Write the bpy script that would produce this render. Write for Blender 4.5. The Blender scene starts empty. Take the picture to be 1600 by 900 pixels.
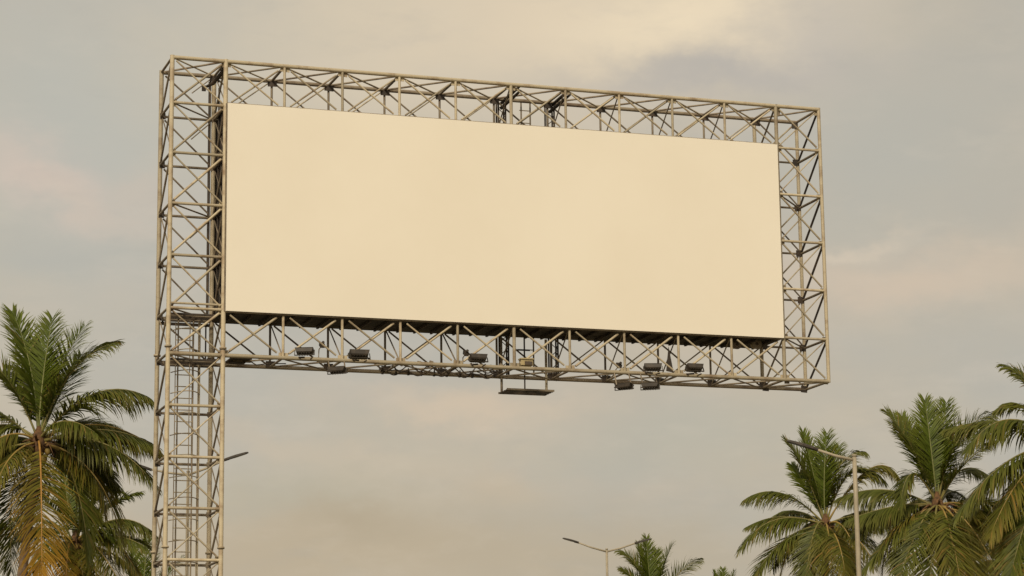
import bpy, math, random
import numpy as np
from mathutils import Vector, Matrix

# ------------------------------------------------------------------ camera
S = bpy.context.scene
COL = S.collection
FPX, CAM = 3884.77, Vector((-12.5345, -58.8, 1.6))
YAW, PIT, ROL = 0.3278, 0.1975, -0.0128
FW = Vector((math.sin(YAW) * math.cos(PIT), math.cos(YAW) * math.cos(PIT), math.sin(PIT)))
_R = Vector((math.cos(YAW), -math.sin(YAW), 0))
_U = _R.cross(FW)
RT = math.cos(ROL) * _R + math.sin(ROL) * _U
UP = -math.sin(ROL) * _R + math.cos(ROL) * _U
cd = bpy.data.cameras.new('camera')
cd.sensor_width = 36
cd.lens = FPX / 1600 * 36
cd.clip_start, cd.clip_end = 0.5, 9000
cam = bpy.data.objects.new('camera', cd)
COL.objects.link(cam)
M = Matrix.Identity(4)
for i in range(3):
    M[i][0], M[i][1], M[i][2], M[i][3] = RT[i], UP[i], -FW[i], CAM[i]
cam.matrix_world = M
S.camera = cam
FH = Vector((math.sin(YAW), math.cos(YAW), 0))      # level forward
RH = Vector((math.cos(YAW), -math.sin(YAW), 0))     # level right


def ray(px, py):
    return FW + RT * ((px - 800) / FPX) + UP * ((450 - py) / FPX)


def at_depth(px, py, dist):             # a surveyed point at a distance
    return CAM + ray(px, py) * dist


def at_y(px, py, y):                    # a surveyed point on a plane of the gantry
    r = ray(px, py)
    return CAM + r * ((y - CAM.y) / r.y)


# ------------------------------------------------------------------ light
SUN_EL, SUN_AZ = math.radians(33), math.radians(180 + 32)      # from behind the viewer, azimuth from +y clockwise
w = bpy.data.worlds.new('World')
S.world = w
w.use_nodes = True
nt = w.node_tree
nt.nodes.clear()


def N(t, **k):
    n = nt.nodes.new(t)
    for a, b in k.items():
        setattr(n, a, b)
    return n


def L(a, b):
    nt.links.new(a, b)


def mth(op, a, b=None, c=None):
    n = N('ShaderNodeMath', operation=op)
    for i, v in enumerate((a, b, c)):
        if v is None:
            continue
        if isinstance(v, (int, float)):
            n.inputs[i].default_value = v
        else:
            L(v, n.inputs[i])
    return n.outputs[0]


def mixc(f, a, b, mode='MIX'):
    n = N('ShaderNodeMix', data_type='RGBA', blend_type=mode, clamp_factor=True)
    for i, v in ((0, f), (6, a), (7, b)):
        if isinstance(v, (int, float)):
            n.inputs[i].default_value = v
        elif isinstance(v, tuple):
            n.inputs[i].default_value = v + (1,)
        else:
            L(v, n.inputs[i])
    return n.outputs[2]


tc = N('ShaderNodeTexCoord')
sky = N('ShaderNodeTexSky', sky_type='NISHITA', sun_disc=False, sun_elevation=SUN_EL, sun_rotation=SUN_AZ)
sky.dust_density = 3
bg1 = N('ShaderNodeBackground')
bg1.inputs[1].default_value = 0.1
L(sky.outputs[0], bg1.inputs[0])


def wnoise(scale, stretch, detail, rough, off, lo, hi, dist=0.0):
    mp = N('ShaderNodeMapping')
    mp.inputs['Scale'].default_value = (1, 1, stretch)
    mp.inputs['Location'].default_value = off
    L(tc.outputs['Generated'], mp.inputs[0])
    n = N('ShaderNodeTexNoise')
    n.inputs['Scale'].default_value = scale
    n.inputs['Detail'].default_value = detail
    n.inputs['Roughness'].default_value = rough
    n.inputs['Distortion'].default_value = dist
    L(mp.outputs[0], n.inputs[0])
    r = N('ShaderNodeMapRange', interpolation_type='SMOOTHSTEP')
    r.inputs[1].default_value, r.inputs[2].default_value = lo, hi
    L(n.outputs[0], r.inputs[0])
    return r.outputs[0]


GREY, WARM, PALE = (.475, .450, .385), (.585, .490, .355), (.78, .655, .47)
c = mixc(wnoise(4.5, 2.0, 5, .5, (3.1, 1.7, .4), .34, .66), GREY, WARM)
c = mixc(mth('MULTIPLY', wnoise(11, 3.0, 6, .55, (.6, 2.2, 5.1), .52, .78), .35), c, (.60, .50, .40))
c = mixc(mth('MULTIPLY', wnoise(9, 2.6, 6, .55, (7.6, 1.2, 2.1), .54, .80), .40), c, (.40, .37, .33))
c = mixc(mth('MULTIPLY', wnoise(38, 2.4, 7, .6, (1.3, 4.4, .7), .45, .75), .16), c, (.68, .58, .46))
c = mixc(mth('MULTIPLY', wnoise(30, 2.8, 7, .6, (6.3, 2.4, 1.7), .48, .78), .14), c, (.40, .385, .35))
# cloud masses in the part of the sky that is looked at, by azimuth and elevation
sep = N('ShaderNodeSeparateXYZ')
L(tc.outputs['Generated'], sep.inputs[0])
az0 = mth('ARCTAN2', sep.outputs[0], sep.outputs[1])
el0 = mth('ARCSINE', sep.outputs[2])
wob = wnoise(14, 1.6, 5, .6, (2, 9, 4), 0, 1)
wob2 = wnoise(17, 1.6, 5, .6, (5, 3, 8), 0, 1)
az = mth('ADD', az0, mth('MULTIPLY', mth('SUBTRACT', wob, .5), .055))
el = mth('ADD', el0, mth('MULTIPLY', mth('SUBTRACT', wob2, .5), .03))


def cloud(c, px, py, sx, sy, col, amp, tilt=0.0):
    d = ray(px, py).normalized()
    a0, e0 = math.atan2(d.x, d.y), math.asin(d.z)
    da, de = mth('SUBTRACT', az, a0), mth('SUBTRACT', el, e0)
    de = mth('ADD', de, mth('MULTIPLY', da, tilt))
    q = mth('ADD', mth('POWER', mth('ABSOLUTE', mth('DIVIDE', da, sx / FPX)), 2.0),
            mth('POWER', mth('ABSOLUTE', mth('DIVIDE', de, sy / FPX)), 2.0))
    return mixc(mth('MULTIPLY', mth('EXPONENT', mth('MULTIPLY', q, -1.0)), amp), c, col)


c = cloud(c, 100, 190, 420, 330, (.50, .495, .435), .9)
c = cloud(c, 1480, 230, 330, 240, (.50, .465, .385), .85)
c = cloud(c, 1330, 250, 170, 120, (.475, .462, .40), .6)
c = cloud(c, 600, 70, 330, 180, (.68, .58, .425), .8)
c = cloud(c, 860, 40, 340, 140, (.76, .63, .45), .95)
c = cloud(c, 1110, 35, 190, 80, (.88, .73, .51), 1.0)
c = cloud(c, 1120, 120, 230, 34, (.485, .445, .39), .9)
c = cloud(c, 1260, 60, 110, 70, (.55, .495, .42), .7)
c = cloud(c, 40, 275, 140, 44, (.66, .545, .45), .9, .2)
c = cloud(c, 150, 325, 110, 26, (.625, .53, .43), .75, .35)
c = cloud(c, 235, 285, 60, 40, (.60, .515, .42), .6)
c = cloud(c, 60, 400, 180, 50, (.465, .455, .40), .6)
c = cloud(c, 1430, 425, 220, 48, (.645, .525, .395), .9)
c = cloud(c, 1335, 375, 60, 14, (.68, .575, .44), .7, -.2)
c = cloud(c, 720, 640, 180, 34, (.66, .53, .385), .85, .1)
c = cloud(c, 430, 680, 130, 24, (.60, .50, .37), .55, .15)
c = cloud(c, 560, 665, 140, 26, (.50, .46, .37), .5, .1)
c = cloud(c, 1050, 690, 230, 60, (.495, .46, .365), .7)
c = cloud(c, 470, 775, 200, 45, (.475, .44, .34), .7)
c = cloud(c, 780, 770, 130, 32, (.58, .475, .34), .6)
c = cloud(c, 640, 880, 900, 90, (.50, .405, .275), .8)
c = cloud(c, 560, 820, 85, 40, (.455, .37, .25), .7)
c = mixc(mth('MULTIPLY', wnoise(26, 2.6, 7, .62, (4.3, 7.4, 2.7), .50, .74), .13), c, (.72, .62, .49))
c = mixc(mth('MULTIPLY', wnoise(22, 3.0, 7, .62, (9.3, 1.4, 3.7), .50, .76), .16), c, (.39, .375, .335))
bg2 = N('ShaderNodeBackground')
bg2.inputs[1].default_value = 1.0
L(c, bg2.inputs[0])
ms = N('ShaderNodeMixShader')
ms.inputs[0].default_value = .94
L(bg1.outputs[0], ms.inputs[1])
L(bg2.outputs[0], ms.inputs[2])
wo = N('ShaderNodeOutputWorld')
L(ms.outputs[0], wo.inputs[0])

sd = bpy.data.lights.new('sun', 'SUN')
sd.energy, sd.angle, sd.color = 2.5, math.radians(12), (1, .87, .66)
sun = bpy.data.objects.new('sun', sd)
COL.objects.link(sun)
sdir = Vector((math.sin(SUN_AZ) * math.cos(SUN_EL), math.cos(SUN_AZ) * math.cos(SUN_EL), math.sin(SUN_EL)))
sun.rotation_euler = sdir.to_track_quat('Z', 'Y').to_euler()
sun.location = sdir * 60
vs = S.view_settings
vs.view_transform, vs.look, vs.exposure, vs.gamma = 'Standard', 'None', 0.0, 1.0
vs.use_curve_mapping = False

# ------------------------------------------------------------------ materials


def mat(name, col, rough=.6, var=.25, scale=3.0, col2=None, lo=.45, hi=.7, metal=0.0, bump=0.0, rnd=0.0, spec=.4, bscale=None):
    m = bpy.data.materials.new(name)
    m.use_nodes = True
    t = m.node_tree
    b = t.nodes['Principled BSDF']
    b.inputs['Roughness'].default_value = rough
    b.inputs['Metallic'].default_value = metal
    b.inputs['Specular IOR Level'].default_value = spec
    g = t.nodes.new('ShaderNodeNewGeometry')
    n = t.nodes.new('ShaderNodeTexNoise')
    n.inputs['Scale'].default_value = scale
    n.inputs['Detail'].default_value = 6
    n.inputs['Roughness'].default_value = .62
    t.links.new(g.outputs['Position'], n.inputs[0])
    r = t.nodes.new('ShaderNodeMapRange')
    r.inputs[1].default_value, r.inputs[2].default_value = lo, hi
    t.links.new(n.outputs[0], r.inputs[0])
    mx = t.nodes.new('ShaderNodeMix')
    mx.data_type = 'RGBA'
    mx.inputs[6].default_value = tuple(col) + (1,)
    mx.inputs[7].default_value = tuple(col2 if col2 else [v * (1 - var) for v in col]) + (1,)
    t.links.new(r.outputs[0], mx.inputs[0])
    out = mx.outputs[2]
    if rnd:
        oi = t.nodes.new('ShaderNodeObjectInfo')
        mr = t.nodes.new('ShaderNodeMapRange')
        mr.inputs[3].default_value, mr.inputs[4].default_value = 1 - rnd, 1 + rnd * .6
        t.links.new(oi.outputs['Random'], mr.inputs[0])
        hs = t.nodes.new('ShaderNodeHueSaturation')
        t.links.new(mr.outputs[0], hs.inputs['Value'])
        t.links.new(out, hs.inputs['Color'])
        out = hs.outputs[0]
    t.links.new(out, b.inputs['Base Color'])
    if bump:
        n2 = t.nodes.new('ShaderNodeTexNoise')
        n2.inputs['Scale'].default_value = bscale or scale * 4
        n2.inputs['Detail'].default_value = 4
        t.links.new(g.outputs['Position'], n2.inputs[0])
        bp = t.nodes.new('ShaderNodeBump')
        bp.inputs['Strength'].default_value = bump
        bp.inputs['Distance'].default_value = .05
        t.links.new(n2.outputs[0], bp.inputs['Height'])
        t.links.new(bp.outputs[0], b.inputs['Normal'])
    return m


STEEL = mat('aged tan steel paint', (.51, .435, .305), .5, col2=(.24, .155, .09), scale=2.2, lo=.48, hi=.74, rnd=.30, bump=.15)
STEELB = mat('darker brown steel', (.28, .23, .165), .65, col2=(.13, .088, .06), scale=2.6, lo=.45, hi=.72, rnd=.25, bump=.15)  # darker brown tone, mostly for rear and inner members
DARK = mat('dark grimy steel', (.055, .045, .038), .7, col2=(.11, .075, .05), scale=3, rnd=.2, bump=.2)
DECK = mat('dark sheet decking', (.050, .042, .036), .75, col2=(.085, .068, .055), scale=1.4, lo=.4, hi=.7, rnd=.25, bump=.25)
VINYL = mat('cream banner vinyl', (.892, .833, .722), .6, col2=(.862, .798, .683), scale=.20, lo=.38, hi=.66, spec=.25, bump=.04, bscale=.5)
GALV = mat('galvanised pole', (.40, .345, .25), .5, var=.2, scale=4, bump=.05)
HOUS = mat('lamp housing black', (.05, .041, .034), .5, col2=(.09, .07, .052), scale=6, rnd=.2)
LENS = mat('floodlight glass', (.10, .095, .085), .12, var=.2, scale=4, spec=.7)
TAN = mat('tan enamel box', (.45, .36, .19), .5, var=.3, scale=6)
BARK = mat('palm bark', (.22, .155, .105), .9, col2=(.12, .08, .055), scale=5, lo=.35, hi=.65, bump=.6)
FIBRE = mat('palm fibre', (.20, .105, .045), .9, col2=(.08, .045, .025), scale=9, lo=.35, hi=.65, bump=.6)
NUT = mat('coconut husk', (.30, .20, .05), .6, col2=(.17, .13, .035), scale=5, rnd=.3)
EARTH = mat('dry grass ground', (.095, .10, .045), .95, col2=(.17, .13, .085), scale=.15, lo=.4, hi=.6, bump=.3)
ASPH = mat('asphalt', (.05, .05, .05), .9, var=.3, scale=.7, bump=.2)
CONC = mat('concrete', (.32, .30, .27), .9, var=.25, scale=1.1, bump=.3)
PAINT = mat('road paint', (.75, .74, .70), .7, var=.2, scale=3)


def leafmat(name, base, tip, old):
    m = bpy.data.materials.new(name)
    m.use_nodes = True
    t = m.node_tree
    b = t.nodes['Principled BSDF']
    at = t.nodes.new('ShaderNodeAttribute')
    at.attribute_name = 'tint'
    sp = t.nodes.new('ShaderNodeSeparateColor')
    t.links.new(at.outputs[0], sp.inputs[0])

    def mix(f, a, bb):
        x = t.nodes.new('ShaderNodeMix')
        x.data_type = 'RGBA'
        x.clamp_factor = True
        for i, v in ((0, f), (6, a), (7, bb)):
            if isinstance(v, tuple):
                x.inputs[i].default_value = v + (1,)
            else:
                t.links.new(v, x.inputs[i])
        return x.outputs[2]
    dark = tuple(v * .42 for v in base)
    c1 = mix(sp.outputs[0], dark, base)              # leaflet to leaflet
    c2 = mix(sp.outputs[1], c1, tip)                 # towards the leaf end
    c3 = mix(sp.outputs[2], c2, old)                 # withered leaflets
    t.links.new(c3, b.inputs['Base Color'])
    b.inputs['Roughness'].default_value = .5
    b.inputs['Specular IOR Level'].default_value = .28
    tr = t.nodes.new('ShaderNodeBsdfTranslucent')
    t.links.new(c3, tr.inputs[0])
    ms_ = t.nodes.new('ShaderNodeMixShader')
    ms_.inputs[0].default_value = .3
    t.links.new(b.outputs[0], ms_.inputs[1])
    t.links.new(tr.outputs[0], ms_.inputs[2])
    t.links.new(ms_.outputs[0], t.nodes['Material Output'].inputs[0])
    return m


LEAF = [leafmat('young palm leaf', (.120, .165, .016), (.215, .235, .032), (.24, .19, .05)),
        leafmat('palm leaf', (.110, .134, .018), (.205, .200, .034), (.26, .18, .05)),
        leafmat('ageing palm leaf', (.138, .148, .020), (.26, .215, .035), (.29, .18, .04)),
        leafmat('yellowed palm leaf', (.21, .195, .026), (.46, .24, .025), (.32, .18, .04))]
STEM = [mat('green leaf stem', (.17, .18, .05), .5, var=.3), mat('olive leaf stem', (.22, .19, .06), .5, var=.3),
        mat('ochre leaf stem', (.32, .22, .06), .5, var=.3), mat('orange leaf stem', (.42, .22, .05), .5, var=.3)]

# ------------------------------------------------------------------ mesh helpers


def tag(o, label=None, cat=None, group=None, kind=None):
    for k, v in (('label', label), ('category', cat), ('group', group), ('kind', kind)):
        if v:
            o[k] = v
    return o


def empty(name, loc):
    o = bpy.data.objects.new(name, None)
    COL.objects.link(o)
    o.location = loc
    o.empty_display_size = .3
    return o


def put(name, me, parent=None, mw=None):
    o = bpy.data.objects.new(name, me)
    COL.objects.link(o)
    if mw is not None:
        o.matrix_world = mw
    if parent is not None:
        root, off = parent, Matrix.Identity(4)
        o.parent = parent
        base = WM.get(parent.name, Matrix.Translation(parent.location))
        o.matrix_parent_inverse = base.inverted()
    WM[o.name] = mw.copy() if mw is not None else Matrix.Identity(4)
    return o


WM = {}


def mesh(name, V, F, m, smooth=False):
    me = bpy.data.meshes.new(name)
    me.from_pydata([tuple(v) for v in V], [], F)
    me.materials.append(m)
    if smooth:
        me.polygons.foreach_set('use_smooth', [True] * len(me.polygons))
    me.update()
    return me


def cyl_mesh(name, m, n=10, r2=1.0):
    V, F = [], []
    for z, r in ((0, 1), (1, r2)):
        for i in range(n):
            a = 2 * math.pi * i / n
            V.append((r * math.cos(a), r * math.sin(a), z))
    for i in range(n):
        j = (i + 1) % n
        F.append((i, j, n + j, n + i))
    F += [tuple(range(n - 1, -1, -1)), tuple(range(n, 2 * n))]
    me = mesh(name, V, F, m)
    for p in me.polygons[:n]:
        p.use_smooth = True
    return me


def box_mesh(name, m, bev=.0):
    # unit box with chamfered long edges
    b = bev
    V, F = [], []
    prof = [(-.5 + b, -.5), (.5 - b, -.5), (.5, -.5 + b), (.5, .5 - b), (.5 - b, .5), (-.5 + b, .5), (-.5, .5 - b), (-.5, -.5 + b)] if b else \
        [(-.5, -.5), (.5, -.5), (.5, .5), (-.5, .5)]
    n = len(prof)
    for z in (-.5, .5):
        V += [(x, y, z) for x, y in prof]
    for i in range(n):
        j = (i + 1) % n
        F.append((i, j, n + j, n + i))
    F += [tuple(range(n - 1, -1, -1)), tuple(range(n, 2 * n))]
    return mesh(name, V, F, m)


TUBES, BOXES = {}, {}


def tube(name, a, b, r, m=None, parent=None, n=10):
    m = m or STEEL
    a, b = Vector(a), Vector(b)
    d = b - a
    k = (m.name, n)
    if k not in TUBES:
        TUBES[k] = cyl_mesh('tube ' + m.name, m, n)
    q = d.to_track_quat('Z', 'Y').to_matrix().to_4x4()
    return put(name, TUBES[k], parent, Matrix.Translation(a) @ q @ Matrix.Diagonal((r, r, d.length, 1)))


def box(name, c_, size, m, parent=None, rot=None, bev=.06):
    k = (m.name, bev)
    if k not in BOXES:
        BOXES[k] = box_mesh('box ' + m.name, m, bev)
    R_ = rot.to_4x4() if rot is not None else Matrix.Identity(4)
    return put(name, BOXES[k], parent, Matrix.Translation(Vector(c_)) @ R_ @ Matrix.Diagonal((size[0], size[1], size[2], 1)))


def sweep(name, pts, radii, m, parent=None, n=8, caps=True):
    V, F = [], []
    pts = [Vector(p) for p in pts]
    ref = Vector((0, 0, 1))
    for i, p in enumerate(pts):
        t = (pts[min(i + 1, len(pts) - 1)] - pts[max(i - 1, 0)]).normalized()
        s = t.cross(ref)
        if s.length < .05:
            s = t.cross(Vector((1, 0, 0)))
        s.normalize()
        u = s.cross(t)
        for k in range(n):
            a = 2 * math.pi * k / n
            V.append(p + (s * math.cos(a) + u * math.sin(a)) * radii[i])
    for i in range(len(pts) - 1):
        for k in range(n):
            k2 = (k + 1) % n
            F.append((i * n + k, i * n + k2, (i + 1) * n + k2, (i + 1) * n + k))
    if caps:
        F += [tuple(range(n - 1, -1, -1)), tuple(range((len(pts) - 1) * n, len(pts) * n))]
    return put(name, mesh(name, V, F, m, True), parent, Matrix.Identity(4))


# ------------------------------------------------------------------ ground and road (below the frame)
RNG = random.Random(7)
g = put('ground', mesh('ground', [(-3000, -3000, 0), (3000, -3000, 0), (3000, 3000, 0), (-3000, 3000, 0)], [(0, 1, 2, 3)], EARTH))
tag(g, 'flat dry grass ground', None, None, 'structure')


def strip(name, a, d, n, w0, w1, z0, z1, m, ln=900):
    p = [a + d * s * ln + n * w_ for s, w_ in ((-1, w0), (1, w0), (1, w1), (-1, w1))]
    V = [(q.x, q.y, z0) for q in p] + [(q.x, q.y, z1) for q in p]
    F = [(4, 5, 6, 7), (0, 1, 5, 4), (1, 2, 6, 5), (2, 3, 7, 6), (3, 0, 4, 7)]
    return tag(put(name, mesh(name, V, F, m)), None, None, None, 'structure')


lampB = at_depth(294, 741, 88)          # double lamp behind the tower
lampC = at_depth(948, 858, 116)         # double lamp further off
rd = Vector((lampC.x - lampB.x, lampC.y - lampB.y, 0)).normalized()
rn = Vector((-rd.y, rd.x, 0))
ra = Vector((lampB.x, lampB.y, 0))
strip('road', ra, rd, rn, -9, 9, -.05, .004, ASPH)
strip('median', ra, rd, rn, -.8, .8, 0, .15, CONC)
strip('kerb', ra, rd, rn, -9.3, -9.0, 0, .13, CONC)
strip('kerb', ra, rd, rn, 9.0, 9.3, 0, .13, CONC)

# ------------------------------------------------------------------ the billboard gantry
Z = [19.405, 18.2515, 16.9797, 15.7027, 14.4074, 13.0918, 11.9667, 10.7033, 9.453, 8.2155, 6.98, 5.74, 4.50, 3.26, 2.02, .78]
XL, XR, D, B = -1.35, 16.27, 1.41, 1.5
CX = [k * B for k in range(11)]
G = empty('billboard', (0, 0, 0))
tag(G, 'huge blank cream billboard in a tan steel lattice frame on one lattice tower', 'billboard')
ZB = Z[6]
RC, RP, RD, RS = .051, .037, .0265, .022


def mem(name, a, b, r, m=None):
    return tube(name, a, b, r, m, G, 10 if r > .04 else 8)


def brace(a, b, r=RD, m=None, trim=.13, name='diagonal_brace'):
    a, b = Vector(a), Vector(b)
    d = (b - a).normalized()
    return mem(name, a + d * trim, b - d * trim, r * RNG.uniform(.94, 1.06), m)


# corner chords
for y in (0, D):
    mt = STEEL
    mem('chord', (XL, y, .3), (XL, y, Z[0] + .05), RC * 1.12, mt)
    mem('chord', (0, y, .3), (0, y, Z[0] + .05), RC * 1.15, mt)
    mem('chord', (CX[10], y, ZB), (CX[10], y, Z[0] + .04), RC * 1.0, mt)
    mem('chord', (XR, y, ZB - .03), (XR, y, Z[0] + .04), RC * .95, mt)
    for z in (Z[0], ZB):
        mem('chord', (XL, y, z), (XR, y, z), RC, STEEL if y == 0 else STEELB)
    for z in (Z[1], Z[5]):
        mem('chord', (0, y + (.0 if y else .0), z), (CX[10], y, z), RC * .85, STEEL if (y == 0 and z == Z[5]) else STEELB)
# tower
for r in range(1, len(Z)):
    for y in (0, D):
        if r != 6:
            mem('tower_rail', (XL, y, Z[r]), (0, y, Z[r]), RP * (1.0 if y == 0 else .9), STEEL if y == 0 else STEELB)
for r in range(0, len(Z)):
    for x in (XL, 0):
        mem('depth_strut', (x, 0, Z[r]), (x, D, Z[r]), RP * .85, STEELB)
for r in range(0, len(Z) - 1):
    a, b = Z[r], Z[r + 1]
    up = r < 6
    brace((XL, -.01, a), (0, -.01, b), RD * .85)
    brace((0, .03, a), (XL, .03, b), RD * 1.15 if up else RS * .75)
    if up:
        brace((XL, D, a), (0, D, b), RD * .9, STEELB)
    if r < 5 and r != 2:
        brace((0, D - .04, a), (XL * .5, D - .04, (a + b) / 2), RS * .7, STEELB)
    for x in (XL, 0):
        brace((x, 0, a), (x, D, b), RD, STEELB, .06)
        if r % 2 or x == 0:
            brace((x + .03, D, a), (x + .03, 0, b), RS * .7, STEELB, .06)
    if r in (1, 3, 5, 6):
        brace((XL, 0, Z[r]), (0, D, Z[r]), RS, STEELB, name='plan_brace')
# right end frame
for r in range(1, 6):
    mem('end_rail', (CX[10], 0, Z[r]), (XR, 0, Z[r]), RP * .95)
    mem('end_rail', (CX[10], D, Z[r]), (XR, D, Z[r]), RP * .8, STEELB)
for r in range(0, 7):
    for x in (CX[10], XR):
        mem('depth_strut', (x, 0, Z[r]), (x, D, Z[r]), RP * .95, STEELB)
for r in range(0, 6):
    a, b = Z[r], Z[r + 1]
    brace((CX[10], 0, a), (XR, 0, b), RD)
    brace((XR, D, a), (CX[10], D, b), RD * .8, STEEL)
    brace((CX[10], D - .05, a), (XR, D - .05, b), RD * .8, STEELB)
    brace((XR, 0, a), (XR, D, b), RD * 1.15, DARK, .05)
    brace((XR, 0.04, a), (CX[10], .04, b), RS * .75, STEEL)
    brace((CX[10], 0, a), (CX[10], D, b), RD, STEELB, .05)
    if r in (2, 5):
        brace((CX[10], 0, Z[r]), (XR, D, Z[r]), RS, STEELB, name='plan_brace')
brace((CX[10], D, Z[0]), (XR, 0, Z[0]), RS * 1.2, STEELB, name='plan_brace')
brace((CX[10], D, ZB), (XR, 0, ZB), RS * 1.2, STEELB, name='plan_brace')
brace((XL, D, Z[0]), (0, 0, Z[0]), RS * 1.2, STEELB, name='plan_brace')
brace((XL, 0, Z[0]), (0, D, Z[0]), RS, STEEL, name='plan_brace')
# top and bottom girders
for k in range(0, 11):
    x = CX[k]
    if 0 < k < 10:
        for (a, b) in ((Z[0], Z[1]), (Z[5], ZB)):
            big = 1.25 if k == 5 else 1.0
            mem('post', (x, 0, a), (x, 0, b), RP * .95 * big)
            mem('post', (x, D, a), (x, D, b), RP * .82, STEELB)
        for z in (Z[0], Z[1], Z[5], ZB):
            mem('depth_strut', (x, 0, z), (x, D, z), RP * (.95 if z == Z[0] else .8), STEELB)
        if k < 5:
            brace((x, D, Z[5]), (x, 0, ZB), RS * .8, STEELB, .05, 'cross_brace')
        else:
            brace((x, 0, Z[5]), (x, D, ZB), RS * .8, STEELB, .05, 'cross_brace')
            brace((x, 0, Z[0]), (x, D, Z[1]), RS * .8, STEELB, .05, 'cross_brace')
    if k < 10:
        x2 = CX[k + 1]
        for (a, b, low) in ((Z[0], Z[1], 0), (Z[5], ZB, 1)):
            brace((x, -.01, a), (x2, -.01, b), RD * .95, None, .2)
            brace((x2, .03, a), (x, .03, b), RD * (1.1 if low else .9), None, .2)
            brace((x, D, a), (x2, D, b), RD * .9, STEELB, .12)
            if not (low and k in (4, 5)):
                brace((x2, D - .05, a), (x, D - .05, b), RS * .8, STEEL, .12)
        brace((x, D, Z[0]), (x2, 0, Z[0] - .01), RD * .95, STEELB, .1, 'plan_brace')
        brace((x, 0, Z[0] - .03), (x2, D, Z[0] - .03), RS, STEEL, .1, 'plan_brace')
        brace((x, D, ZB), (x2, 0, ZB), RS, STEELB, .1, 'plan_brace')
        if k % 2:
            brace((x, 0, ZB - .03), (x2, D, ZB - .03), RS * .9, STEELB, .1, 'plan_brace')
# gusset plates at the nodes
GUS = []
for k in range(0, 11):
    for z in (Z[0], ZB):
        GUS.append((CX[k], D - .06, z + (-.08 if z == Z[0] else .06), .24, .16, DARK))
        GUS.append((CX[k] + .02, .045, z + (-.06 if z == Z[0] else .06), .24, .15, STEEL))
for r in range(1, len(Z)):
    GUS.append((0 - .05, .05, Z[r], .15, .20, STEEL))
    GUS.append((XL + .05, .05, Z[r], .15, .18, STEEL))
    GUS.append((0 - .04, D - .05, Z[r], .10, .12, STEELB))
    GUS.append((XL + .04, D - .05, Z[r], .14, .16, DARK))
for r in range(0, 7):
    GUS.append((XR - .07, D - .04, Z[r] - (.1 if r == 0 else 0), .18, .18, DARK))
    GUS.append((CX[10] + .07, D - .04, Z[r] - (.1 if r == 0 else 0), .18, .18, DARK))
    GUS.append((XR - .06, .05, Z[r] - (.09 if r == 0 else 0), .12, .14, STEEL))
    GUS.append((CX[10] + .08, .05, Z[r] - (.13 if r == 0 else 0), .14, .20, STEELB))
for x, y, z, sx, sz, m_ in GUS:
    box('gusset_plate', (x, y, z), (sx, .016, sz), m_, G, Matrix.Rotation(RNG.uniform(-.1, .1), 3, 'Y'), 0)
# flanged tower joints and base
for x in (XL, 0):
    for y in (0, D):
        for z in (Z[6] + .17, Z[10] + .3):
            mem('flange', (x, y, z - .025), (x, y, z + .025), RC * 1.75)
        box('base_plate', (x, y, .285), (.42, .42, .03), STEELB, G)
# the display: one tensioned sheet, its edge frame, and the dark sheet box behind
cs = [at_y(px, py, -.10) for px, py in ((356, 160), (1216, 227), (1223, 527), (352.5, 487))]
PX0, PX1 = (cs[0].x + cs[3].x) / 2, (cs[1].x + cs[2].x) / 2
PZ1, PZ0 = (cs[0].z + cs[1].z) / 2, (cs[2].z + cs[3].z) / 2
nx, nz = 60, 24
V, F = [], []
for j in range(nz + 1):
    for i in range(nx + 1):
        u, v = i / nx, j / nz
        e = min(1, 8 * min(u, 1 - u)) * min(1, 5 * min(v, 1 - v))
        V.append((PX0 + (PX1 - PX0) * u, -.118 + e * .012 * math.sin(u * 19 + 1.3 * v) * math.sin(v * 5 + u * 3), PZ0 + (PZ1 - PZ0) * v))
for j in range(nz):
    for i in range(nx):
        a = j * (nx + 1) + i
        F.append((a, a + 1, a + nx + 2, a + nx + 1))
n0 = len(V)
rim = [j * (nx + 1) for j in range(nz + 1)], [j * (nx + 1) + nx for j in range(nz + 1)], list(range(nx + 1)), [nz * (nx + 1) + i for i in range(nx + 1)]
for e in rim:
    s = len(V)
    for q in e:
        V.append(V[q])
        V.append((V[q][0], -.066, V[q][2]))
    for i in range(len(e) - 1):
        F.append((s + 2 * i, s + 2 * i + 2, s + 2 * i + 3, s + 2 * i + 1))
ps = put('display_sheet', mesh('display_sheet', V, F, VINYL, True), G, Matrix.Identity(4))
ps['label'] = 'blank cream display sheet'
ED = .035
for nm, a, b in (('edge_trim', (PX0 - .02, -.06, PZ0), (PX0 - .02, -.06, PZ1)), ('edge_trim', (PX1 + .02, -.06, PZ0), (PX1 + .02, -.06, PZ1)),
                 ('edge_trim', (PX0, -.06, PZ0 - .02), (PX1, -.06, PZ0 - .02)), ('edge_trim', (PX0, -.06, PZ1 + .012), (PX1, -.06, PZ1 + .012))):
    mem(nm, a, b, .018, STEELB)
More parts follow.
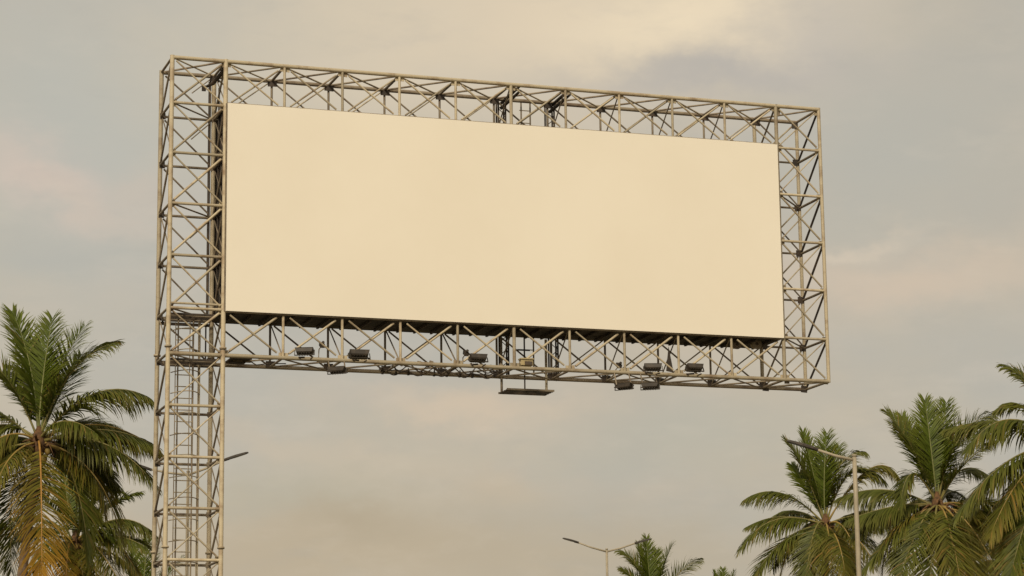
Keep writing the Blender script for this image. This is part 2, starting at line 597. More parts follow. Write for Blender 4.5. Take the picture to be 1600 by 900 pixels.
# back sheets, side walls and floor of the box
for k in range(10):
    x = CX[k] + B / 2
    box('back_sheet', (x, D + .085, (Z[1] + Z[5]) / 2), (B - .02, .03, Z[1] - Z[5] + .1), DECK, G, None, 0)  # unseen back of the box, added to keep the deck shaded
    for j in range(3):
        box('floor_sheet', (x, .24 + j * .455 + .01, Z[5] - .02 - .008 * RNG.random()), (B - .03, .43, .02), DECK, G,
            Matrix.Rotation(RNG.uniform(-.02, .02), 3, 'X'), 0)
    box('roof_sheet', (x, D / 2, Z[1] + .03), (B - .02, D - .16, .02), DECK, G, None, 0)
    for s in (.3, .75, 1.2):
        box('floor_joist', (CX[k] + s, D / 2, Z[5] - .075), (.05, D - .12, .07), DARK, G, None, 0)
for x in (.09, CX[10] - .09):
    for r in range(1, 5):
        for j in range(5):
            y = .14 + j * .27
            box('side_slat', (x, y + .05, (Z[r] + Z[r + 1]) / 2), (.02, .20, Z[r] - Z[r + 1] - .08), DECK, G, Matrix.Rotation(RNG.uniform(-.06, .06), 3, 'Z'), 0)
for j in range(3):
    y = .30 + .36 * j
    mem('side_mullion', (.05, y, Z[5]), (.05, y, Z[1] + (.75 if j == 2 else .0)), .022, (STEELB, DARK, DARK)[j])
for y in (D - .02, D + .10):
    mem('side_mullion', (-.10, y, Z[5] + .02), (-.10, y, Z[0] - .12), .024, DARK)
# gratings in the tower beside the girder
for r, zz in ((5, -.07), (6, -.07)):
    for j in range(6):
        box('grating_plank', (-.66, .40 + j * .19, Z[r] + zz), (1.18, .07, .04), (DARK, STEELB)[j % 3 == 1], G, None, 0)
mem('tower_rail', (XL, -.0, Z[5] + .12), (0, -.0, Z[5] + .12), .028)
mem('tower_rail', (XL, D, Z[5] - .14), (0, D, Z[5] - .14), .04, DARK)
mem('conduit', (-.36, D - .30, .3), (-.36, D - .30, Z[5] - .12), .034, STEEL)
mem('conduit', (-.16, D - .10, ZB), (-.16, D - .10, Z[5] - .1), .02, DARK)
mem('conduit', (-.52, D - .28, ZB - 2.6), (-.52, D - .28, Z[5] - .2), .014, DARK)
# pulley arm at the head of the tower
hp = at_y(341, 110, .55)
sweep('pulley_arm', [(0, .06, Z[0] - .05), (hp.x + .03, .3, Z[0] - .22), (hp.x - .12, .6, Z[0] - .42), (hp.x - .30, .75, Z[0] - .50)],
      [.035, .05, .05, .03], DARK, G)
box('pulley_block', (hp.x - .32, .75, Z[0] - .52), (.10, .06, .14), DARK, G)
# darker service columns near the middle of the girders, behind the display
for px in (787, 863):
    cx = at_y(px, 180, D).x
    for dx in (-.10, .10):
        for dy in (.02, .18):
            mem('service_column', (cx + dx, D + dy + .12, ZB), (cx + dx, D + dy + .12, Z[0] + .02), .024, DARK)
    for i in range(42):
        z = ZB + .1 + i * (Z[0] - ZB - .15) / 42
        h = (Z[0] - ZB) / 42
        if Z[5] < z < Z[1] - .2:
            continue
        s = 1 if i % 2 else -1
        brace((cx - .10 * s, D + .14, z), (cx + .10 * s, D + .14, z + h), .011, DARK, 0, 'lacing_bar')
        brace((cx + .10, D + .14, z), (cx + .10, D + .30, z + h), .011, DARK, 0, 'lacing_bar')
    for z in (Z[0] - .02, Z[0] - .16):
        sweep('column_bracket', [(cx, .02, z + .02), (cx, D * .5, z), (cx, D + .2, z - .03)], [.03, .045, .04], DARK, G)
# concrete footing
fo = put('footing', mesh('footing', [(-2.2, -.9, -.4), (.9, -.9, -.4), (.9, 2.3, -.4), (-2.2, 2.3, -.4), (-2.1, -.8, .27), (.8, -.8, .27), (.8, 2.2, .27), (-2.1, 2.2, .27)],
                         [(4, 5, 6, 7), (0, 1, 5, 4), (1, 2, 6, 5), (2, 3, 7, 6), (3, 0, 4, 7)], CONC), G, Matrix.Identity(4))

# ------------------------------------------------------------------ ladders


def ladder(x0, x1, y, z0, z1, step, rr, label, cage=None, m=STEELB):
    t = empty('ladder', ((x0 + x1) / 2, y, z0))
    tag(t, label, 'ladder', 'ladders on the billboard')
    for x in (x0, x1):
        tube('rail', (x, y, z0), (x, y, z1), rr, m, t, 8)
    z = z0 + step
    while z < z1 - .05:
        tube('rung', (x0 - .05, y, z), (x1 + .02, y, z), .013, STEEL, t, 8)
        z += step
    if cage:
        xm, zz, i = (x0 + x1) / 2, z0 + 2.0, 0
        while zz < z1 - .1:
            pts = []
            for k in range(9):
                a = math.pi * k / 8
                pts.append((xm - math.cos(a) * (cage - .12 * math.sin(a)), y - math.sin(a) * .52, zz))
            sweep('hoop', pts, [.013] * 9, STEEL if i % 3 else STEELB, t, 6)
            i += 1
            zz += .52
        for k in (1, 4, 7):
            a = math.pi * k / 8
            xx, yy = xm - math.cos(a) * (cage - .12 * math.sin(a)), y - math.sin(a) * .52
            tube('cage_strap', (xx, yy, z0 + 2.0), (xx, yy, z1 - .15), .012, m, t, 6)
    return t


xa, xb = at_y(276, 700, 1.0).x, at_y(300, 700, 1.0).x
ladder(xa, xb, 1.0, .3, Z[5] - .06, .29, .02, 'caged steel access ladder climbing inside the lattice tower', .36)
xa, xb = at_y(814, 160, D + .22).x, at_y(828, 160, D + .22).x
ladder(xa, xb, D + .22, ZB + .1, Z[0] + .1, .34, .022, 'narrow ladder rising above the middle of the display to the top chord')

# ------------------------------------------------------------------ hanging work platform
pa, pb = at_y(783, 613, D), at_y(853, 617, D)
zf = (pa.z + pb.z) / 2
pf = empty('hanging_platform', ((pa.x + pb.x) / 2, D - .2, zf))
tag(pf, 'small dark work platform hanging below the middle of the bottom girder', 'platform')
for j in range(4):
    box('floor_plank', ((pa.x + pb.x) / 2, D - .47 + j * .165, zf), (pb.x - pa.x + .04, .09, .035), DARK, pf, None, 0)
for y in (D - .56, D + .13):
    box('floor_edge', ((pa.x + pb.x) / 2, y, zf + .01), (pb.x - pa.x + .06, .03, .05), STEELB, pf, None, 0)
tube('hanger', (pa.x, D - .05, zf), (pa.x, D - .05, Z[5] - .1), .034, STEELB, pf, 8)
tube('hanger', (pb.x, D - .05, zf), (pb.x, D - .05, Z[5] - .1), .036, STEEL, pf, 8)
pc = at_y(820, 600, D - .45)
tube('centre_rod', (pc.x, D - .45, zf), (pc.x, D - .45, Z[5] - .05), .02, DARK, pf, 8)
pq = at_y(818, 547, D - .45)
tube('cross_bar', (pq.x - .17, D - .45, pq.z), (pq.x + .17, D - .45, pq.z), .022, DARK, pf, 8)

# ------------------------------------------------------------------ floodlights


def hous_mesh():
    # tapered housing, wider at the glass, open face towards +z
    V, F = [], []
    prof = [(-.10, .36, .16), (-.07, .42, .22), (.035, .47, .27), (.055, .49, .29)]
    for z, a, b in prof:
        V += [(-a / 2, -b / 2, z), (a / 2, -b / 2, z), (a / 2, b / 2, z), (-a / 2, b / 2, z)]
    for i in range(3):
        for k in range(4):
            k2 = (k + 1) % 4
            F.append((4 * i + k, 4 * i + k2, 4 * i + 4 + k2, 4 * i + 4 + k))
    F += [(3, 2, 1, 0), (12, 13, 14, 15)]
    return mesh('housing', V, F, HOUS)


HM = hous_mesh()


def floodlight(px, py, y, hung, label, tilt=0.0, sc=.93):
    p = at_y(px, py, y)
    t = empty('floodlight', p)
    tag(t, label, 'floodlight', 'floodlights on the bottom girder')
    R_ = Matrix.Rotation(math.radians(-16 - 2 * tilt), 3, 'Z') @ Matrix.Rotation(math.radians(-24 + tilt), 3, 'X')         # glass tips back up at the display
    B4 = Matrix.Translation(p) @ R_.to_4x4() @ Matrix.Diagonal((sc, sc, sc * .8, 1))
    h = put('housing', HM, t, B4)

    def lb(name, c_, s_, m, par):
        k = (m.name, .06)
        if k not in BOXES:
            BOXES[k] = box_mesh('box ' + m.name, m, .06)
        return put(name, BOXES[k], par, B4 @ Matrix.Translation(c_) @ Matrix.Diagonal((s_[0], s_[1], s_[2], 1)))
    lb('glass', (0, 0, .06), (.44, .25, .012), LENS, h)
    for i in range(5):
        lb('fin', (-.14 + .07 * i, 0, -.11), (.012, .15, .03), HOUS, h)
    for s in (-1, 1):
        lb('yoke', (s * .262, 0, -.04), (.014, .04, .17), HOUS, t)
    lb('yoke', (0, 0, -.135), (.54, .04, .014), HOUS, t)
    if hung:
        for s in (-.2, .2):
            tube('bracket', (p.x + s, p.y, p.z + .02), (p.x + s + .05, 0, ZB + .02), .018, STEELB, t, 6)
        tube('bracket', (p.x - .27, p.y, p.z - .05), (p.x + .27, p.y, p.z - .05), .016, DARK, t, 6)
    else:
        tube('arm', (p.x, p.y + .05, p.z - .14), (p.x - .05, 0, ZB + .03), .024, DARK, t, 6)
        tube('arm', (p.x + .2, p.y + .03, p.z - .14), (p.x + .25, 0, ZB), .018, STEELB, t, 6)
    return t


floodlight(476, 549, -.42, 0, 'leftmost black floodlight, on the front bottom chord near the tower', 4)
floodlight(561, 554, -.45, 0, 'second floodlight from the tower above the bottom chord, over a hung one', -6, 1.02)
floodlight(527, 578, -.30, 1, 'floodlight slung under the bottom chord below the two nearest the tower', 10)
floodlight(747, 560, -.45, 0, 'black floodlight on the bottom chord just left of the hanging platform', -8)
floodlight(1020, 574, -.45, 0, 'floodlight on the bottom chord above the pair slung underneath', 0)
floodlight(1085, 575, -.45, 0, 'rightmost floodlight on the bottom chord', -8)
floodlight(975, 603, -.30, 1, 'left one of the two floodlights slung side by side under the chord', 14)
floodlight(1016, 603, -.30, 1, 'right one of the two floodlights slung side by side under the chord', 8)
# small fittings
p = at_y(822, 567, .05)
jb = empty('junction_box', p)
tag(jb, 'small tan junction box on the bottom chord above the hanging platform', 'junction box')
box('case', (p.x, p.y, p.z), (.32, .2, .15), TAN, jb)
box('lid', (p.x, p.y - .01, p.z + .09), (.36, .24, .03), TAN, jb)
box('cover_plate', (p.x + .03, p.y - .108, p.z - .02), (.20, .014, .09), DARK, jb)
for i, (px, py, lb_) in enumerate(((503, 539, 'tiny dark camera on a stalk right of the leftmost floodlight'),
                                   (728, 552, 'tiny dark camera on a stalk left of the platform floodlight'),
                                   (967, 571, 'tiny dark camera on the chord above the slung pair of floodlights'))):
    p = at_y(px, py, .35)
    e = empty('camera_unit', p)
    tag(e, lb_, 'camera', 'small cameras on the girder')
    box('body', p, (.11, .2, .09), DARK, e, Matrix.Rotation(.5, 3, 'X'))
    tube('lens', p + Vector((0, -.14, .05)), p + Vector((0, -.08, .02)), .035, HOUS, e)
    sweep('stalk', [p, p + Vector((-.05, .1, -.10)), (p.x - .1, .3, ZB + .02)], [.014] * 3, STEELB, e, 6)
for px, lb_ in ((1150, 'left one of two round tan drums under the display floor near the right end'),
                (1181, 'right one of two round tan drums under the display floor near the right end')):
    p = at_y(px, 537, .55)
    e = empty('cable_drum', p)
    tag(e, lb_, 'drum', 'round drums under the display floor')
    tube('drum', p + Vector((0, -.06, -.02)), p + Vector((0, .10, .0)), .125, TAN, e, 14)
    tube('rim', p + Vector((0, -.075, -.02)), p + Vector((0, -.055, -.02)), .14, STEELB, e, 14)
    tube('hub', p + Vector((0, -.10, -.02)), p + Vector((0, -.05, -.02)), .04, DARK, e, 10)
    tube('hanger', p + Vector((0, 0, .08)), (p.x, p.y, Z[5] - .03), .02, DARK, e, 6)
p = at_y(1046, 560, .1)
e = put('tarpaulin', mesh('tarpaulin', [(p.x - .02, .1, p.z + .32), (p.x + .12, .16, p.z - .36), (p.x - .02, .30, p.z - .30), (p.x + .05, .34, p.z - .1),
                                        (p.x + .0, .13, p.z + .30), (p.x + .15, .2, p.z - .35), (p.x + .01, .34, p.z - .29), (p.x + .08, .38, p.z - .1)],
                          [(0, 1, 2), (0, 2, 3), (4, 6, 5), (4, 7, 6), (0, 4, 5, 1), (1, 5, 6, 2), (2, 6, 7, 3), (3, 7, 4, 0)], DARK))
tag(e, 'folded dark scrap of tarpaulin hung in the girder above the slung floodlights', 'tarpaulin')
p = at_y(371, 563, D * .6)
e = empty('control_cabinet', p)
tag(e, 'dark control gear bolted under the girder right beside the tower', 'control box')
box('case', p, (.34, .3, .16), DARK, e)
box('door', p + Vector((-.02, -.158, 0)), (.26, .012, .12), STEELB, e)
box('terminal_box', p + Vector((.28, .05, .03)), (.16, .2, .11), DARK, e)
sweep('cable', [p + Vector((.3, 0, 0)), p + Vector((.5, .1, -.08)), p + Vector((.8, .2, -.02)), p + Vector((1.3, .3, .02))], [.015] * 4, DARK, e, 6)
tube('hanger', p + Vector((-.1, 0, .06)), (p.x - .1, p.y, ZB + .03), .02, DARK, e, 6)
tube('hanger', p + Vector((.1, 0, .06)), (p.x + .1, p.y, ZB + .03), .02, DARK, e, 6)
box('mount_rail', (p.x, p.y, ZB + .03), (.5, .9, .03), DARK, e)
# cable run clipped along the rear bottom chord
xa, xb = at_y(590, 585, D).x, at_y(770, 590, D).x
cb = empty('cable_run', (xa, D - .1, ZB))
tag(cb, 'looped dark cables clipped along the girder left of the hanging platform', 'cable')
for q in range(3):
    pts, n_ = [], 60
    for i in range(n_ + 1):
        u = i / n_
        pts.append((xa + (xb - xa) * u, D - .12 - .36 * q + .03 * math.sin(9 * u + q), ZB + .05 - .11 * abs(math.sin(u * math.pi * (5 + q) + q)) + .05 * math.sin(31 * u + q)))
    sweep('cable', pts, [.016] * (n_ + 1), DARK, cb, 6)
for i in range(9):
    x = xa + (xb - xa) * (i + .3) / 9
    tube('clip', (x, D, ZB), (x + .05, D, ZB), .066, DARK, cb, 8)
    tube('clip', (x - .12, D - .5, ZB + .03), (x + .03, D - .06, ZB - .02), .016, DARK, cb, 6)
for i in range(14):
    x = xa + (xb - xa) * (i + RNG.random()) / 14
    box('tie', (x, .1 + .5 * RNG.random(), ZB + .07), (.09, .06, .07 + .05 * RNG.random()), STEELB, cb, Matrix.Rotation(RNG.random(), 3, 'Y'), 0)

# ------------------------------------------------------------------ street lamps


def luminaire(t, a, d, ln, m=HOUS):
    # a flat, slightly arched head: from a along d
    d = d.normalized()
    s = d.cross(Vector((0, 0, 1))).normalized()
    u = s.cross(d)
    V, F = [], []
    prof = [(0, .05, .045), (.12, .085, .05), (.5, .12, .055), (.9, .105, .04), (1, .06, .022)]
    for f, hw, hh in prof:
        cpt = a + d * ln * f
        for x_, y_ in ((-1, -.5), (1, -.5), (1, .3), (.55, 1), (-.55, 1), (-1, .3)):
            V.append(cpt + s * hw * x_ + u * hh * y_)
    for i in range(4):
        for k in range(6):
            k2 = (k + 1) % 6
            F.append((i * 6 + k, i * 6 + k2, i * 6 + 6 + k2, i * 6 + 6 + k))
    F += [tuple(range(5, -1, -1)), tuple(range(24, 30))]
    h = put('lamp_head', mesh('lamp_head', V, F, m), t, Matrix.Identity(4))
    # lens under the outer half
    c0, c1 = a + d * ln * .42 - u * .034, a + d * ln * .88 - u * .028
    put('lens', mesh('lens', [c0 - s * .09, c1 - s * .08, c1 + s * .08, c0 + s * .09, c0 - s * .09 + u * .02, c1 - s * .08 + u * .02, c1 + s * .08 + u * .02, c0 + s * .09 + u * .02],
                     [(3, 2, 1, 0), (0, 1, 5, 4), (1, 2, 6, 5), (2, 3, 7, 6), (3, 0, 4, 7)], LENS), h, Matrix.Identity(4))


def street_lamp(base_px, dist, arms, label, r0, rt, dz=.25):
    top = at_depth(base_px[0], base_px[1], dist)
    t = empty('street_lamp', (top.x, top.y, 0))
    tag(t, label, 'street lamp', 'street lamps beyond the billboard')
    n_ = 8
    sweep('pole', [(top.x, top.y, .0 + (top.z + dz * .4) * i / n_) for i in range(n_ + 1)], [r0 + (rt - r0) * i / n_ for i in range(n_ + 1)], GALV, t, 10)
    tube('base_flange', (top.x, top.y, .0), (top.x, top.y, .06), r0 * 2.2, GALV, t, 12)
    tube('pole_cap', (top.x, top.y, top.z + dz * .38), (top.x, top.y, top.z + dz * .6), rt * 1.15, GALV, t, 10)
    for (ex, ey, hx, hy) in arms:
        e_, h_ = at_depth(ex, ey, dist), at_depth(hx, hy, dist)
        mid = (top + e_) / 2 + Vector((0, 0, -.03))
        sweep('arm', [top, mid, e_], [.045, .04, .034], GALV, t, 8)
        d = h_ - e_
        luminaire(t, e_ - d.normalized() * .05, d, d.length + .05)
        tube('clamp', e_ - d.normalized() * .1, e_ + d.normalized() * .12, .05, HOUS, t, 8)
    return t


street_lamp((1335, 719), 66, [((1272), 701, 1230, 689)], 'tall single-arm street lamp in front of the right-hand palms', .085, .058)
street_lamp((948, 862), 116, [(901, 847, 879, 841), (995, 848, 1018, 842)], 'double-arm street lamp standing left of a distant small palm', .085, .055)
street_lamp((294, 742), 88, [(233, 733, 199, 722), (353, 718, 388, 707)], 'double-arm street lamp partly hidden behind the billboard tower', .085, .055)

# ------------------------------------------------------------------ palms


def frond(parent, P0, P1, P2, age, rng, tw=0.0, dens=78, wmul=1.0):
    P0, P1, P2 = (np.array(p, float) for p in (P0, P1, P2))
    n = 26
    ts = np.linspace(0, 1, n)[:, None]
    C = (1 - ts) ** 2 * P0 + 2 * ts * (1 - ts) * P1 + ts ** 2 * P2
    seg = np.linalg.norm(np.diff(C, axis=0), axis=1)
    cum = np.concatenate([[0], np.cumsum(seg)])
    Ln = cum[-1]
    h = P2 - P0
    hz = np.array([h[0], h[1], 0])
    if np.linalg.norm(hz) < .05:
        hz = np.array([1., 0, 0])
    hz /= np.linalg.norm(hz)
    Sd = np.array([-hz[1], hz[0], 0.])

    def point(s):
        k = np.clip(np.searchsorted(cum, s) - 1, 0, n - 2)
        f = ((s - cum[k]) / seg[k])[:, None]
        p = C[k] * (1 - f) + C[k + 1] * f
        t = C[k + 1] - C[k]
        return p, t / np.linalg.norm(t, axis=1)[:, None]
    u = np.linspace(.17, .995, int(dens * 1.3))
    AllV, AllF, AllT = [], [], []
    off = 0
    dry_len = {0: .0, 1: .02, 2: .10, 3: .26}[age]
    for side in (-1, 1):
        uu = np.clip(u + np.array([rng.uniform(-.004, .004) for _ in u]), .1, .999)
        p, t = point(uu * Ln)
        m = len(uu)
        rv = lambda a, b: np.array([rng.uniform(a, b) for _ in range(m)])
        S_ = Sd[None, :] * side
        N_ = np.cross(t, Sd[None, :])
        N_ /= np.linalg.norm(N_, axis=1)[:, None]
        N_ = np.where(N_[:, 2:3] < -.15, -N_, N_)
        tg = (tw * np.clip(uu * 1.6, 0, 1))[:, None]          # the frond twists along its length
        S_, N_ = np.cos(tg) * S_ + np.sin(tg) * side * N_, np.cos(tg) * N_ - np.sin(tg) * side * S_
        ang = np.radians(72 - 40 * uu + rv(-11, 11))
        flat = (1 - np.abs(t[:, 2])) * (1 - min(1, abs(tw)))
        vee = np.radians((26 - 16 * uu) * (1 if age < 2 else .5) - 62 * flat * (age > 0) + rv(-12, 12))
        dirv = np.cos(ang)[:, None] * t + np.sin(ang)[:, None] * (np.cos(vee)[:, None] * S_ + np.sin(vee)[:, None] * N_)
        prof = np.clip((uu - .12) / .22, 0, 1) ** .6 * (1 - .68 * np.clip((uu - .5) / .5, 0, 1) ** 1.6)
        ll = (.31, .36, .36, .25)[age] * Ln * prof * rv(.80, 1.1)
        # a few missing or torn leaflets
        if age and rng.random() < .6:
            g0 = rng.uniform(.25, .9)
            ll = np.where(np.abs(uu - g0) < rng.uniform(.012, .03), ll * .25, ll)
        ll = np.where(rv(0, 1) < .04, ll * .3, ll)
        wd = (.038 + .012 * prof) * rv(.8, 1.15) * wmul
        grav = (.12 + .06 * age + .60 * (1 - np.abs(t[:, 2])) ** 1.3) * (1 - .65 * min(1, abs(tw))) * rng.uniform(.75, 1.3) * rv(.4, 1.6)
        pos, d = p.copy(), dirv
        ks = 5
        rows = []
        for k in range(ks):
            rows.append((pos.copy(), d.copy()))
            pos = pos + d * (ll / (ks - 1))[:, None]
            d = d + np.array([0, 0, -1.])[None, :] * (grav * (.5 + .55 * k))[:, None] * .8
            d /= np.linalg.norm(d, axis=1)[:, None]
        wprof = [.55, 1, .9, .62, .06]
        lr = rv(0, 1)
        dry = np.clip((rv(0, 1) < (.02 + .05 * age)) * rv(.3, 1.0), 0, 1)
        Vs = []
        for k in range(ks):
            q, dd = rows[k]
            wv = t - dd * (t * dd).sum(1)[:, None]
            wv /= np.linalg.norm(wv, axis=1)[:, None] + 1e-6
            wv = wv + N_ * .35 * side
            hw = (wd * wprof[k] * .5)[:, None]
            Vs += [q - wv * hw, q + wv * hw]
        Vm = np.stack(Vs, 1)                      # m, 2*ks, 3
        AllV.append(Vm.reshape(-1, 3))
        T = np.zeros((m, 2 * ks, 4))
        T[..., 0] = lr[:, None]
        for k in range(ks):
            T[:, 2 * k:2 * k + 2, 1] = np.clip((.7 if age < 3 else .35) * (k / (ks - 1)) ** 1.6 + np.clip((uu - (1 - dry_len * 2)) / .5, 0, 1) * (1 if age > 1 else .3), 0, 1)[:, None]
        T[..., 2] = dry[:, None]
        T[..., 3] = 1
        AllT.append(T.reshape(-1, 4))
        base = off + np.arange(m)[:, None, None] * 2 * ks
        qd = np.array([[2 * k, 2 * k + 1, 2 * k + 3, 2 * k + 2] for k in range(ks - 1)])[None]
        AllF.append((base + qd).reshape(-1, 4))
        off += m * 2 * ks
    V = np.concatenate(AllV)
    Fq = np.concatenate(AllF)
    T = np.concatenate(AllT)
    me = bpy.data.meshes.new('frond')
    me.vertices.add(len(V))
    me.vertices.foreach_set('co', V.ravel())
    me.loops.add(Fq.size)
    me.loops.foreach_set('vertex_index', Fq.ravel().astype(np.int32))
    me.polygons.add(len(Fq))
    me.polygons.foreach_set('loop_start', np.arange(0, Fq.size, 4, dtype=np.int32))
    ca = me.color_attributes.new('tint', 'FLOAT_COLOR', 'POINT')
    ca.data.foreach_set('color', T.ravel())
    me.materials.append(LEAF[age])
    me.update()
    me.validate()
    o = put('frond', me, parent, Matrix.Identity(4))
    st = C[::2]
    r = [(.040 * (1 - i / (len(st) - 1)) ** .8 + .007) * (1.5 if i == 0 else 1) for i in range(len(st))]
    sweep('stem', st, r, STEM[age], o, 6)
    return o


def lvl_(i, n, lo):
    return lo + (1 - lo) * (i + .5) / n


def palm(px, py, scale, label, hero, seed, nback=12, lean=(0, 0), r0=.2, lim=4.7, nuts=8, dens=78, lo=0.0):
    rng = random.Random(seed)
    dist = FPX / scale
    # scale is pixels per metre: convert to a true distance along the view axis
    Cn = at_depth(px, py, dist)
    base = Vector((Cn.x + lean[0], Cn.y + lean[1], 0))
    t = empty('palm_tree', base)
    tag(t, label, 'palm tree', 'coconut palms around the billboard')
    n = 46
    pts, rad = [], []
    for i in range(n + 1):
        u = i / n
        f = u ** 1.6
        pts.append((base.x + (Cn.x - base.x) * f, base.y + (Cn.y - base.y) * f, (Cn.z - .15) * u))
        rad.append((r0 * (1.35 - .35 * min(1, u * 6)) if u < .17 else r0 * (1 - .3 * u)) * (1 + .05 * (i % 2)) * rng.uniform(.98, 1.03))
    sweep('trunk', pts, rad, BARK, t, 12)
    # fibrous heart and old leaf bases
    sweep('crown_fibre', [Cn + Vector((0, 0, z)) for z in (-.55, -.3, 0, .3, .6)], [.15, .24, .27, .19, .06], FIBRE, t, 12)
    for i in range(9):
        a = i * 2.4 + rng.random()
        d = Vector((math.cos(a), math.sin(a), 0))
        b0 = Cn + d * .16 + Vector((0, 0, -.35 + .05 * i))
        sweep('leaf_base', [b0, b0 + d * .28 + Vector((0, 0, .22)), b0 + d * (.5 + .3 * rng.random()) + Vector((0, 0, .16 - .3 * rng.random()))], [.06, .045, .012], FIBRE, t, 6)
    for i in range(nuts):
        a = rng.uniform(0, 6.28)
        p0 = Cn + Vector((math.cos(a) * rng.uniform(.25, .42), math.sin(a) * rng.uniform(.25, .42), rng.uniform(-.62, -.2)))
        put('coconut', NUTM, t, Matrix.Translation(p0) @ Matrix.Rotation(rng.uniform(-.5, .5), 4, 'X') @ Matrix.Diagonal((.115, .115, .15, 1)))
    for i in range(16):     # spent flower sprays
        a = rng.uniform(0, 6.28)
        d = Vector((math.cos(a), math.sin(a), 0))
        p0 = Cn + Vector((0, 0, -.1))
        sweep('flower_stalk', [p0 + d * .2, p0 + d * .55 + Vector((0, 0, .12 - .3 * rng.random())), p0 + d * rng.uniform(.75, 1.15) + Vector((0, 0, -.55 * rng.random()))], [.03, .028, .01], FIBRE, t, 5)

    def off(x, y, dp):
        return Cn + RH * ((x - px) / scale) + Vector((0, 0, (py - y) / scale)) + FH * dp
    for (c_, t_, age) in hero:
        P1, P2 = off(*c_), off(*t_)
        dd = (P1 - Cn).normalized()
        out = (P2 - Cn).dot(RH) / (P2 - Cn).length             # sideways fronds roll towards the viewer
        frond(t, Cn + dd * .12 + Vector((0, 0, .05)), P1, P2, age, rng, (out * rng.uniform(.7, 1.3) if P2.z > P1.z - .25 else out * rng.uniform(-.1, .25)), dens, 1.0)
    for i in range(nback):      # the rest of the crown, spiralling round
        a = i * 2.39996 + seed
        if lo and math.sin(a) < -.2 and lvl_(i, nback, lo) < .8:
            a = -a                                              # hero fronds already fill the near side
        lvl = lo + (1 - lo) * (i + .5) / nback
        e = math.radians(72 - 95 * lvl + rng.uniform(-8, 8))
        d = RH * math.cos(a) + FH * math.sin(a)
        Ls = lim * rng.uniform(.82, 1.0)
        P1 = Cn + (d * math.cos(e) + Vector((0, 0, 1)) * math.sin(e)) * Ls * .55
        e2 = e - math.radians(38 + 30 * lvl)
        P2 = P1 + (d * math.cos(e2) + Vector((0, 0, 1)) * math.sin(e2)) * Ls * .5
        age = 0 if lvl < .28 else 1 if lvl < .80 else 2
        frond(t, Cn + d * .12, P1, P2, age, rng, rng.uniform(-.6, .6), dens)
    return t


def sphere_mesh():
    V, F = [(0, 0, 1)], []
    nn, mm = 10, 7
    for j in range(1, mm):
        ph = math.pi * j / mm
        for i in range(nn):
            a = 2 * math.pi * i / nn
            V.append((math.sin(ph) * math.cos(a), math.sin(ph) * math.sin(a), math.cos(ph) * (1 if j < mm / 2 else .9)))
    V.append((0, 0, -1.05))
    for i in range(nn):
        j = (i + 1) % nn
        F.append((0, 1 + i, 1 + j))
        for k in range(mm - 2):
            F.append((1 + k * nn + i, 1 + (k + 1) * nn + i, 1 + (k + 1) * nn + j, 1 + k * nn + j))
        F.append((1 + (mm - 2) * nn + i, len(V) - 1, 1 + (mm - 2) * nn + j))
    return mesh('coconut', V, F, NUT, True)


NUTM = sphere_mesh()
H1 = [((60, 590, .1), (70, 486, .9), 0), ((50, 560, .3), (8, 478, .6), 0), ((72, 580, .5), (121, 500, .9), 0),
      ((98, 560, -.2), (176, 538, -.4), 1), ((150, 582, -.6), (236, 628, -1.0), 1), ((150, 628, .7), (244, 702, 1.0), 2),
      ((175, 668, -.4), (246, 762, -.6), 1), ((165, 715, -.3), (196, 850, -.4), 2), ((82, 700, -2.0), (94, 935, -2.7), 3),
      ((28, 600, -.2), (-32, 545, -.4), 1), ((0, 630, .3), (-95, 700, .5), 1), ((8, 655, -1.0), (-70, 770, -1.4), 2),
      ((5, 705, .5), (18, 890, .6), 1), ((118, 700, .9), (135, 870, 1.0), 1), ((85, 600, .9), (110, 540, 1.8), 0),
      ((130, 660, 1.4), (170, 760, 2.0), 1), ((100, 640, -.9), (165, 690, -1.7), 1), ((45, 590, .9), (25, 520, 1.7), 0)]
palm(60, 692, 44, 'large coconut palm at the left edge with a hanging yellow frond', H1, 3, 14, (-.9, .3), .21, 4.4, 9, 88, .3)
H8 = [((150, 745, .2), (193, 772, .3), 0), ((190, 785, -.3), (243, 838, -.5), 1), ((160, 800, -.6), (222, 900, -.9), 2), ((95, 760, .3), (90, 700, .8), 0),
      ((60, 800, .2), (10, 850, .3), 1), ((130, 860, -1.0), (150, 960, -1.4), 2)]
palm(118, 850, 37, 'smaller coconut palm crowded behind the large left palm', H8 + [((140, 790, -.8), (185, 850, -1.2), 0), ((150, 830, -1.0), (205, 930, -1.5), 2), ((110, 840, -1.4), (120, 940, -2.0), 3)], 8, 14, (.4, .2), .18, 4.3, 7, 78)
H9 = [((205, 900, .1), (204, 850, .3), 0), ((235, 890, .1), (246, 845, .4), 0), ((222, 890, .2), (228, 838, .5), 0), ((255, 900, .1), (283, 872, .3), 0), ((270, 930, 0), (310, 960, 0), 1)]
palm(222, 965, 30, 'low young palm whose bright tips show behind the tower foot', H9, 12, 8, (0, 0), .16, 3.6, 3, 70)
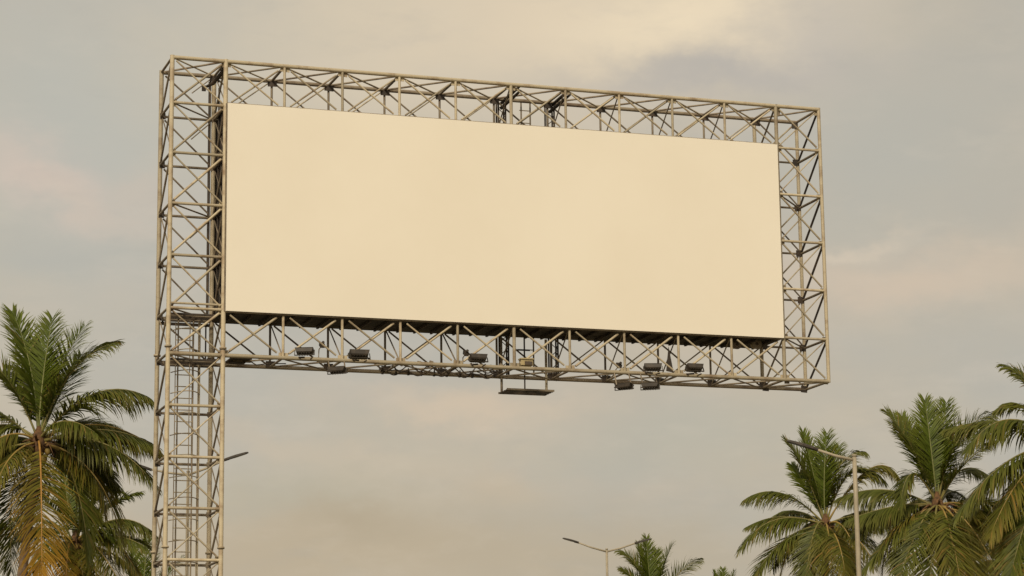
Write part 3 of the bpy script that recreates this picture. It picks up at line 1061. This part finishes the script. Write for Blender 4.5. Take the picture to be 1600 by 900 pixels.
H3 = [((1460, 700, .1), (1457, 620, .6), 0), ((1474, 700, .2), (1491, 624, .7), 0), ((1432, 690, 0), (1394, 642, .1), 1),
      ((1488, 668, -.2), (1552, 650, -.3), 1), ((1505, 705, .7), (1552, 735, 1.2), 1), ((1418, 690, -.4), (1402, 800, -.6), 1),
      ((1400, 782, -.2), (1322, 812, -.3), 1), ((1402, 815, -.5), (1340, 893, -.8), 1), ((1432, 800, -1.3), (1388, 912, -1.8), 1),
      ((1469, 798, -1.9), (1478, 930, -2.6), 2), ((1450, 800, -1.6), (1432, 930, -2.2), 1), ((1490, 800, -1.3), (1512, 925, -1.9), 2), ((1522, 772, .3), (1580, 842, .5), 2), ((1512, 800, -.7), (1550, 915, -1.0), 2),
      ((1480, 700, .9), (1510, 660, 1.6), 0), ((1445, 700, .8), (1425, 640, 1.5), 0), ((1500, 720, -.6), (1545, 700, -1.0), 1)]
palm(1465, 792, 40, 'broad coconut palm right of the single-arm street lamp, fronds fully seen', H3, 5, 16, (.3, .4), .2, 4.4, 10, 84, .35)
H2 = [((1288, 745, .1), (1300, 674, .5), 0), ((1276, 745, .2), (1262, 671, .5), 0), ((1266, 738, 0), (1233, 686, 0), 1),
      ((1304, 704, .2), (1356, 704, .4), 1), ((1330, 692, -.2), (1382, 752, -.3), 1), ((1222, 742, 0), (1166, 778, .1), 1),
      ((1202, 785, -.2), (1154, 858, -.3), 1), ((1222, 822, -.4), (1168, 910, -.6), 1), ((1268, 800, -1.2), (1248, 915, -1.8), 1), ((1286, 812, -1.8), (1290, 935, -2.5), 2),
      ((1370, 690, -.2), (1404, 745, -.3), 2), ((1350, 790, -.3), (1420, 830, -.4), 1), ((1320, 800, -.8), (1338, 905, -1.3), 2),
      ((1300, 740, .7), (1322, 690, 1.4), 0), ((1270, 760, .6), (1245, 720, 1.2), 0)]
palm(1290, 823, 34, 'coconut palm left of and behind the single-arm street lamp', H2, 6, 15, (-.3, .2), .2, 4.2, 9, 80, .35)
H4 = [((1568, 612, -.3), (1506, 706, -.5), 1), ((1628, 590, .1), (1580, 566, .3), 1), ((1608, 600, .6), (1570, 630, 1.1), 1),
      ((1566, 694, -.5), (1484, 808, -.8), 1), ((1580, 728, -1.0), (1526, 845, -1.5), 2), ((1600, 755, -1.3), (1552, 905, -1.8), 1)]
palm(1662, 700, 46, 'tall coconut palm cut off by the right edge, only left fronds in view', H4, 9, 6, (.3, .2), .21, 4.6, 8, 88, .3)
H5 = [((1570, 850, -.2), (1530, 900, -.3), 2), ((1590, 830, .2), (1570, 800, .6), 2), ((1600, 850, -.8), (1590, 960, -1.2), 3)]
palm(1590, 905, 38, 'low yellowing palm in the bottom right corner under taller fronds', H5, 15, 14, (.1, .2), .18, 4.2, 6, 76)
H6 = [((1014, 890, .1), (1013, 840, .3), 0), ((1034, 885, 0), (1054, 850, .1), 0), ((1010, 885, .1), (1000, 850, .3), 0), ((1003, 875, 0), (971, 860, .1), 1), ((1055, 890, 0), (1094, 876, .1), 1),
      ((1024, 900, .3), (1030, 858, .7), 0), ((1000, 905, 0), (972, 888, 0), 1)]
palm(1022, 957, 27, 'small distant palm beside the double-arm street lamp', H6, 21, 6, (0, .3), .18, 3.6, 4, 70, .4)
H7 = [((1130, 930, 0), (1132, 889, .2), 0), ((1122, 925, 0), (1118, 893, .1), 0), ((1140, 925, 0), (1150, 892, .1), 0)]
palm(1132, 965, 25, 'farthest palm, just its tips showing at the bottom edge', H7, 25, 8, (0, .2), .18, 3.2, 3, 60)
